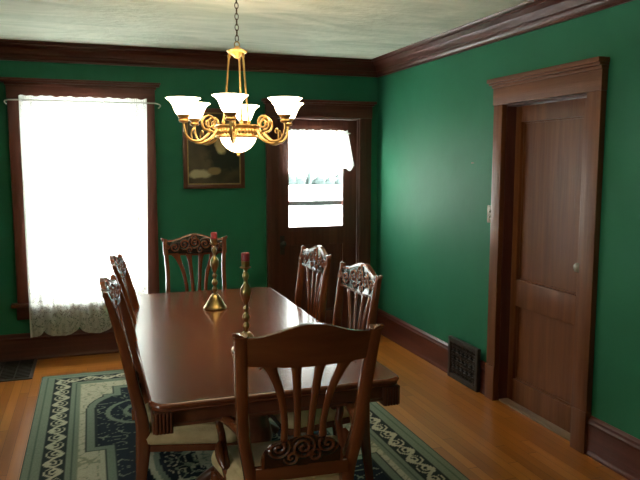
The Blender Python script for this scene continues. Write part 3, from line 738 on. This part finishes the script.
put(side, .080, 2.95, math.radians(-6), 'nearer of the two carved wooden chairs on the window side of the table')
put(copy_tree(side), .138, 3.68, math.radians(-6), 'farther of the two carved wooden chairs on the window side of the table')
side2 = make_chair('side chair', lean=.40)
put(side2, 1.265, 2.98, PI + math.radians(3), 'nearer of the two carved fan back chairs on the right side, glare on its slats')
put(copy_tree(side2), 1.278, 3.70, PI + math.radians(3), 'farther of the two fan back chairs on the right side, before the back door')
put(copy_tree(side2), .665, 4.68, -PI / 2, 'carved fan back chair at the far end of the table, under the picture')
arm = make_chair('arm', True, .458, 1.045, 1.0, .058)
put(arm, .638, 2.0, PI / 2 + math.radians(-4), 'dark wooden armchair with its back to us at the near end of the table', None)

# ------------------------------------------------------------------ candlesticks
def make_stick(label):
    root = empty('candlestick', (0, 0, TZ), 0, label, 'candlestick', 'brass candlesticks on the table')
    bm = bmesh.new()
    lathe(bm, [(0, .0005), (.062, .0005), (.066, .006), (.064, .012), (.058, .018), (.050, .030), (.040, .048), (.032, .064), (.024, .076), (.016, .084)], n=32)
    link_mesh('base', bm, 'brass', root, 50)
    bm = bmesh.new()
    lathe(bm, [(r * .8, z) for r, z in [(.010, .078), (.011, .094), (.016, .102), (.020, .110), (.016, .119), (.010, .126), (.010, .132), (.018, .140), (.022, .150), (.018, .160), (.010, .168), (.009, .176), (.016, .184), (.018, .190), (.010, .198), (.010, .208),
               (.018, .222), (.026, .240), (.031, .258), (.028, .276), (.018, .290), (.011, .300), (.010, .312), (.016, .322), (.019, .332), (.015, .342), (.009, .350), (.010, .362)]], n=24)
    link_mesh('stem', bm, 'brass', root, 60)
    bm = bmesh.new(); lathe(bm, [(.009, .358), (.014, .364), (.024, .368), (.025, .371), (.017, .373), (.0185, .395), (.0195, .397), (.0155, .397), (.0155, .376), (0, .376)], n=24)
    link_mesh('socket', bm, 'brass', root, 50)
    return root
st = make_stick('brass candlestick on the far half of the dining table, whole base in sight'); st.location = (.638, 3.70, TZ)
s2 = copy_tree(st); s2.location = (.617, 2.80, TZ); s2['label'] = 'nearer brass candlestick on the table, base hidden by the armchair back'
for loc, lb in (((.638, 3.70, TZ + .3765), 'short red candle in the farther candlestick'), ((.617, 2.80, TZ + .3765), 'short red candle in the nearer candlestick')):
    t = empty('candle', loc, 0, lb, 'candle', 'red candles')
    bm = bmesh.new(); lathe(bm, [(.0148, 0), (.0150, .02), (.0180, .022), (.0180, .052), (.016, .056), (0, .054)], n=20); link_mesh('wax', bm, 'candle', t, 50)
    bm = bmesh.new(); tube(bm, [(0, 0, .052, .001), (.0005, 0, .058, .001), (.002, 0, .063, .001)], .001, 6); link_mesh('wick', bm, 'black', t, 180)

# ------------------------------------------------------------------ chandelier
CX, CY = .688, 3.25
ch = empty('chandelier', (CX, CY, H), 0, 'gold six arm chandelier with lit frosted glass shades above the table', 'chandelier')
def Zc(z): return z - H
bm = bmesh.new(); lathe(bm, [(.058, -.0005), (.060, -.010), (.045, -.022), (.02, -.032), (.006, -.040), (0, -.041)][::-1], n=28); link_mesh('canopy', bm, 'gold', ch, 50)
bm = bmesh.new(); z = H - .045; k = 0
while z > 2.160:
    pts = []
    for a in range(13):
        t = 2 * PI * a / 12; q = .0085 * math.cos(t); w = .0155 * math.sin(t)
        pts.append((q if k % 2 else 0, 0 if k % 2 else q, Zc(z) + w))
    tube(bm, pts, .0022, 6, 1); z -= .0255; k += 1
link_mesh('chain', bm, 'chain', ch, 180)
bm = bmesh.new(); lathe(bm, [(0, Zc(2.080)), (.012, Zc(2.083)), (.020, Zc(2.092)), (.036, Zc(2.100)), (.048, Zc(2.110)), (.050, Zc(2.116)), (.036, Zc(2.121)), (.022, Zc(2.126)), (.012, Zc(2.133)), (.007, Zc(2.138)), (0, Zc(2.140))], n=30)
tube(bm, [(.012 * math.cos(t), 0, Zc(2.146) + .013 * math.sin(t)) for t in [PI * 2 * k / 10 for k in range(11)]], .003, 6, 2)
link_mesh('hub', bm, 'gold', ch, 50)
a0 = math.radians(262 - 18.9 + 8)     # one arm points nearly at the viewer
for k in range(3):
    a = a0 - .14 + PI + k * 2 * PI / 3; c, s = math.cos(a), math.sin(a); bm = bmesh.new()
    tube(bm, [(.034 * c, .034 * s, Zc(2.106)), (.040 * c, .040 * s, Zc(2.085)), (.058 * c, .058 * s, Zc(1.90)), (.074 * c, .074 * s, Zc(1.765))], .0048, 8)
    for zz, rr in ((2.087, .009), (1.775, .009)):
        q = .040 if zz > 2 else .073
        lathe(bm, [(.004, Zc(zz) - .012), (rr, Zc(zz)), (.004, Zc(zz) + .012)], q * c, q * s, 0, 10)
    link_mesh('rod', bm, 'gold', ch, 50)
bm = bmesh.new()
R = .112
lathe(bm, [(.085, Zc(1.700)), (R - .004, Zc(1.700)), (R + .002, Zc(1.706)), (R - .004, Zc(1.712)), (R - .006, Zc(1.745)), (R + .002, Zc(1.750)), (R + .004, Zc(1.756)), (R - .002, Zc(1.762)), (.086, Zc(1.762)), (.084, Zc(1.73))], n=48, cap=False)
for k in range(40):
    a = 2 * PI * k / 40; c, s = math.cos(a), math.sin(a)
    lathe(bm, [(.001, Zc(1.716)), (.006, Zc(1.722)), (.007, Zc(1.729)), (.005, Zc(1.738)), (.001, Zc(1.743))], (R - .003) * c, (R - .003) * s, 0, 6)
link_mesh('gallery_ring', bm, 'gold', ch, 50)
bm = bmesh.new(); lathe(bm, [(0, Zc(1.628)), (.012, Zc(1.629)), (.035, Zc(1.636)), (.060, Zc(1.652)), (.080, Zc(1.676)), (.090, Zc(1.704)), (.088, Zc(1.706)), (.076, Zc(1.678)), (.056, Zc(1.656)), (.03, Zc(1.641)), (0, Zc(1.634))], n=36, cap=False)
bo = link_mesh('bowl', bm, 'bowl', ch, 60)
bm = bmesh.new(); lathe(bm, [(0, Zc(1.608)), (.005, Zc(1.611)), (.008, Zc(1.617)), (.005, Zc(1.622)), (.011, Zc(1.626)), (.010, Zc(1.6295))], n=16); link_mesh('finial', bm, 'gold', bo, 50)
RS = .274
SHZ = 1.789
for k in range(6):
    a = a0 + k * PI / 3; c, s = math.cos(a), math.sin(a)
    def rp(r, z, w=0): return (r * c - w * s, r * s + w * c, Zc(z))
    bm = bmesh.new(); pts = []
    for q in range(15):          # spiral scroll
        t = q / 14; th = -PI * .5 + (1 - t) * 3.4 * PI; rr = .008 + .034 * t
        pts.append((*rp(.148 + rr * math.cos(th), 1.770 + rr * math.sin(th)), .0035 + .003 * t))
    pts += [(*rp(.165, 1.704), .0068), (*rp(.198, 1.682), .0068), (*rp(.240, 1.686), .0066), (*rp(.266, 1.712), .006), (*rp(RS, 1.750), .0055), (*rp(RS, 1.772), .005)]
    tube(bm, pts[::1], .006, 8, 4)
    tube(bm, [(*rp(.108, 1.742), .006), (*rp(.122, 1.715), .007), (*rp(.148, 1.690), .0075), (*rp(.190, 1.672), .0065), (*rp(.222, 1.674), .003)], .006, 8, 4)
    tube(bm, [(*rp(.235, 1.690), .004), (*rp(.238, 1.722), .004), (*rp(.226, 1.740), .004), (*rp(.218, 1.726), .004), (*rp(.226, 1.718), .003)], .004, 6, 4)
    armo = link_mesh('arm', bm, 'gold', ch, 180)
    bm = bmesh.new(); x_, y_, _ = rp(RS, 0)
    lathe(bm, [(.006, Zc(1.764)), (.020, Zc(1.768)), (.024, Zc(1.776)), (.018, Zc(1.784)), (.026, Zc(1.792)), (.030, Zc(1.802)), (.024, Zc(1.804)), (0, Zc(1.800))], x_, y_, 0, 20); link_mesh('cup', bm, 'gold', armo, 50)
    bm = bmesh.new(); zb = SHZ
    prof = [(r * .89, z * .77) for r, z in ((.024, 0), (.030, .004), (.042, .022), (.050, .042), (.056, .062), (.064, .080), (.076, .095), (.089, .106), (.091, .108), (.088, .109), (.074, .098), (.061, .082), (.053, .062), (.047, .042), (.039, .024), (.022, .006))]
    lathe(bm, prof, x_, y_, Zc(zb + .006), 32, cap=False); sh = link_mesh('shade', bm, 'shade', ch, 60)
    bm = bmesh.new(); lathe(bm, [(0, Zc(1.804)), (.010, Zc(1.808)), (.011, Zc(1.822)), (.018, Zc(1.838)), (.022, Zc(1.852)), (.016, Zc(1.866)), (0, Zc(1.872))], x_, y_, 0, 16); link_mesh('bulb', bm, 'bulb', sh, 180)

# ------------------------------------------------------------------ camera
F = Vector((0.32153728, 0.94006276, -0.11355962)); Rv = Vector((.946194777, -.323597511, .000307571584)); U = Vector((.03645847, .10754841, .99353114))
cam = bpy.data.cameras.new('camera'); co = bpy.data.objects.new('camera', cam); COL.objects.link(co)
cam.sensor_width = 36; cam.sensor_fit = 'HORIZONTAL'; cam.lens = 665.89 / 640 * 36; cam.clip_start = .05; cam.clip_end = 400
m4 = Matrix((( Rv.x, U.x, -F.x, 0), (Rv.y, U.y, -F.y, 0), (Rv.z, U.z, -F.z, 1.574), (0, 0, 0, 1))); co.matrix_world = m4
SC.camera = co
SC.view_settings.view_transform = 'Standard'; SC.view_settings.look = 'None'; SC.view_settings.gamma = 1; SC.view_settings.use_curve_mapping = False
SC.view_settings.exposure = 0.17
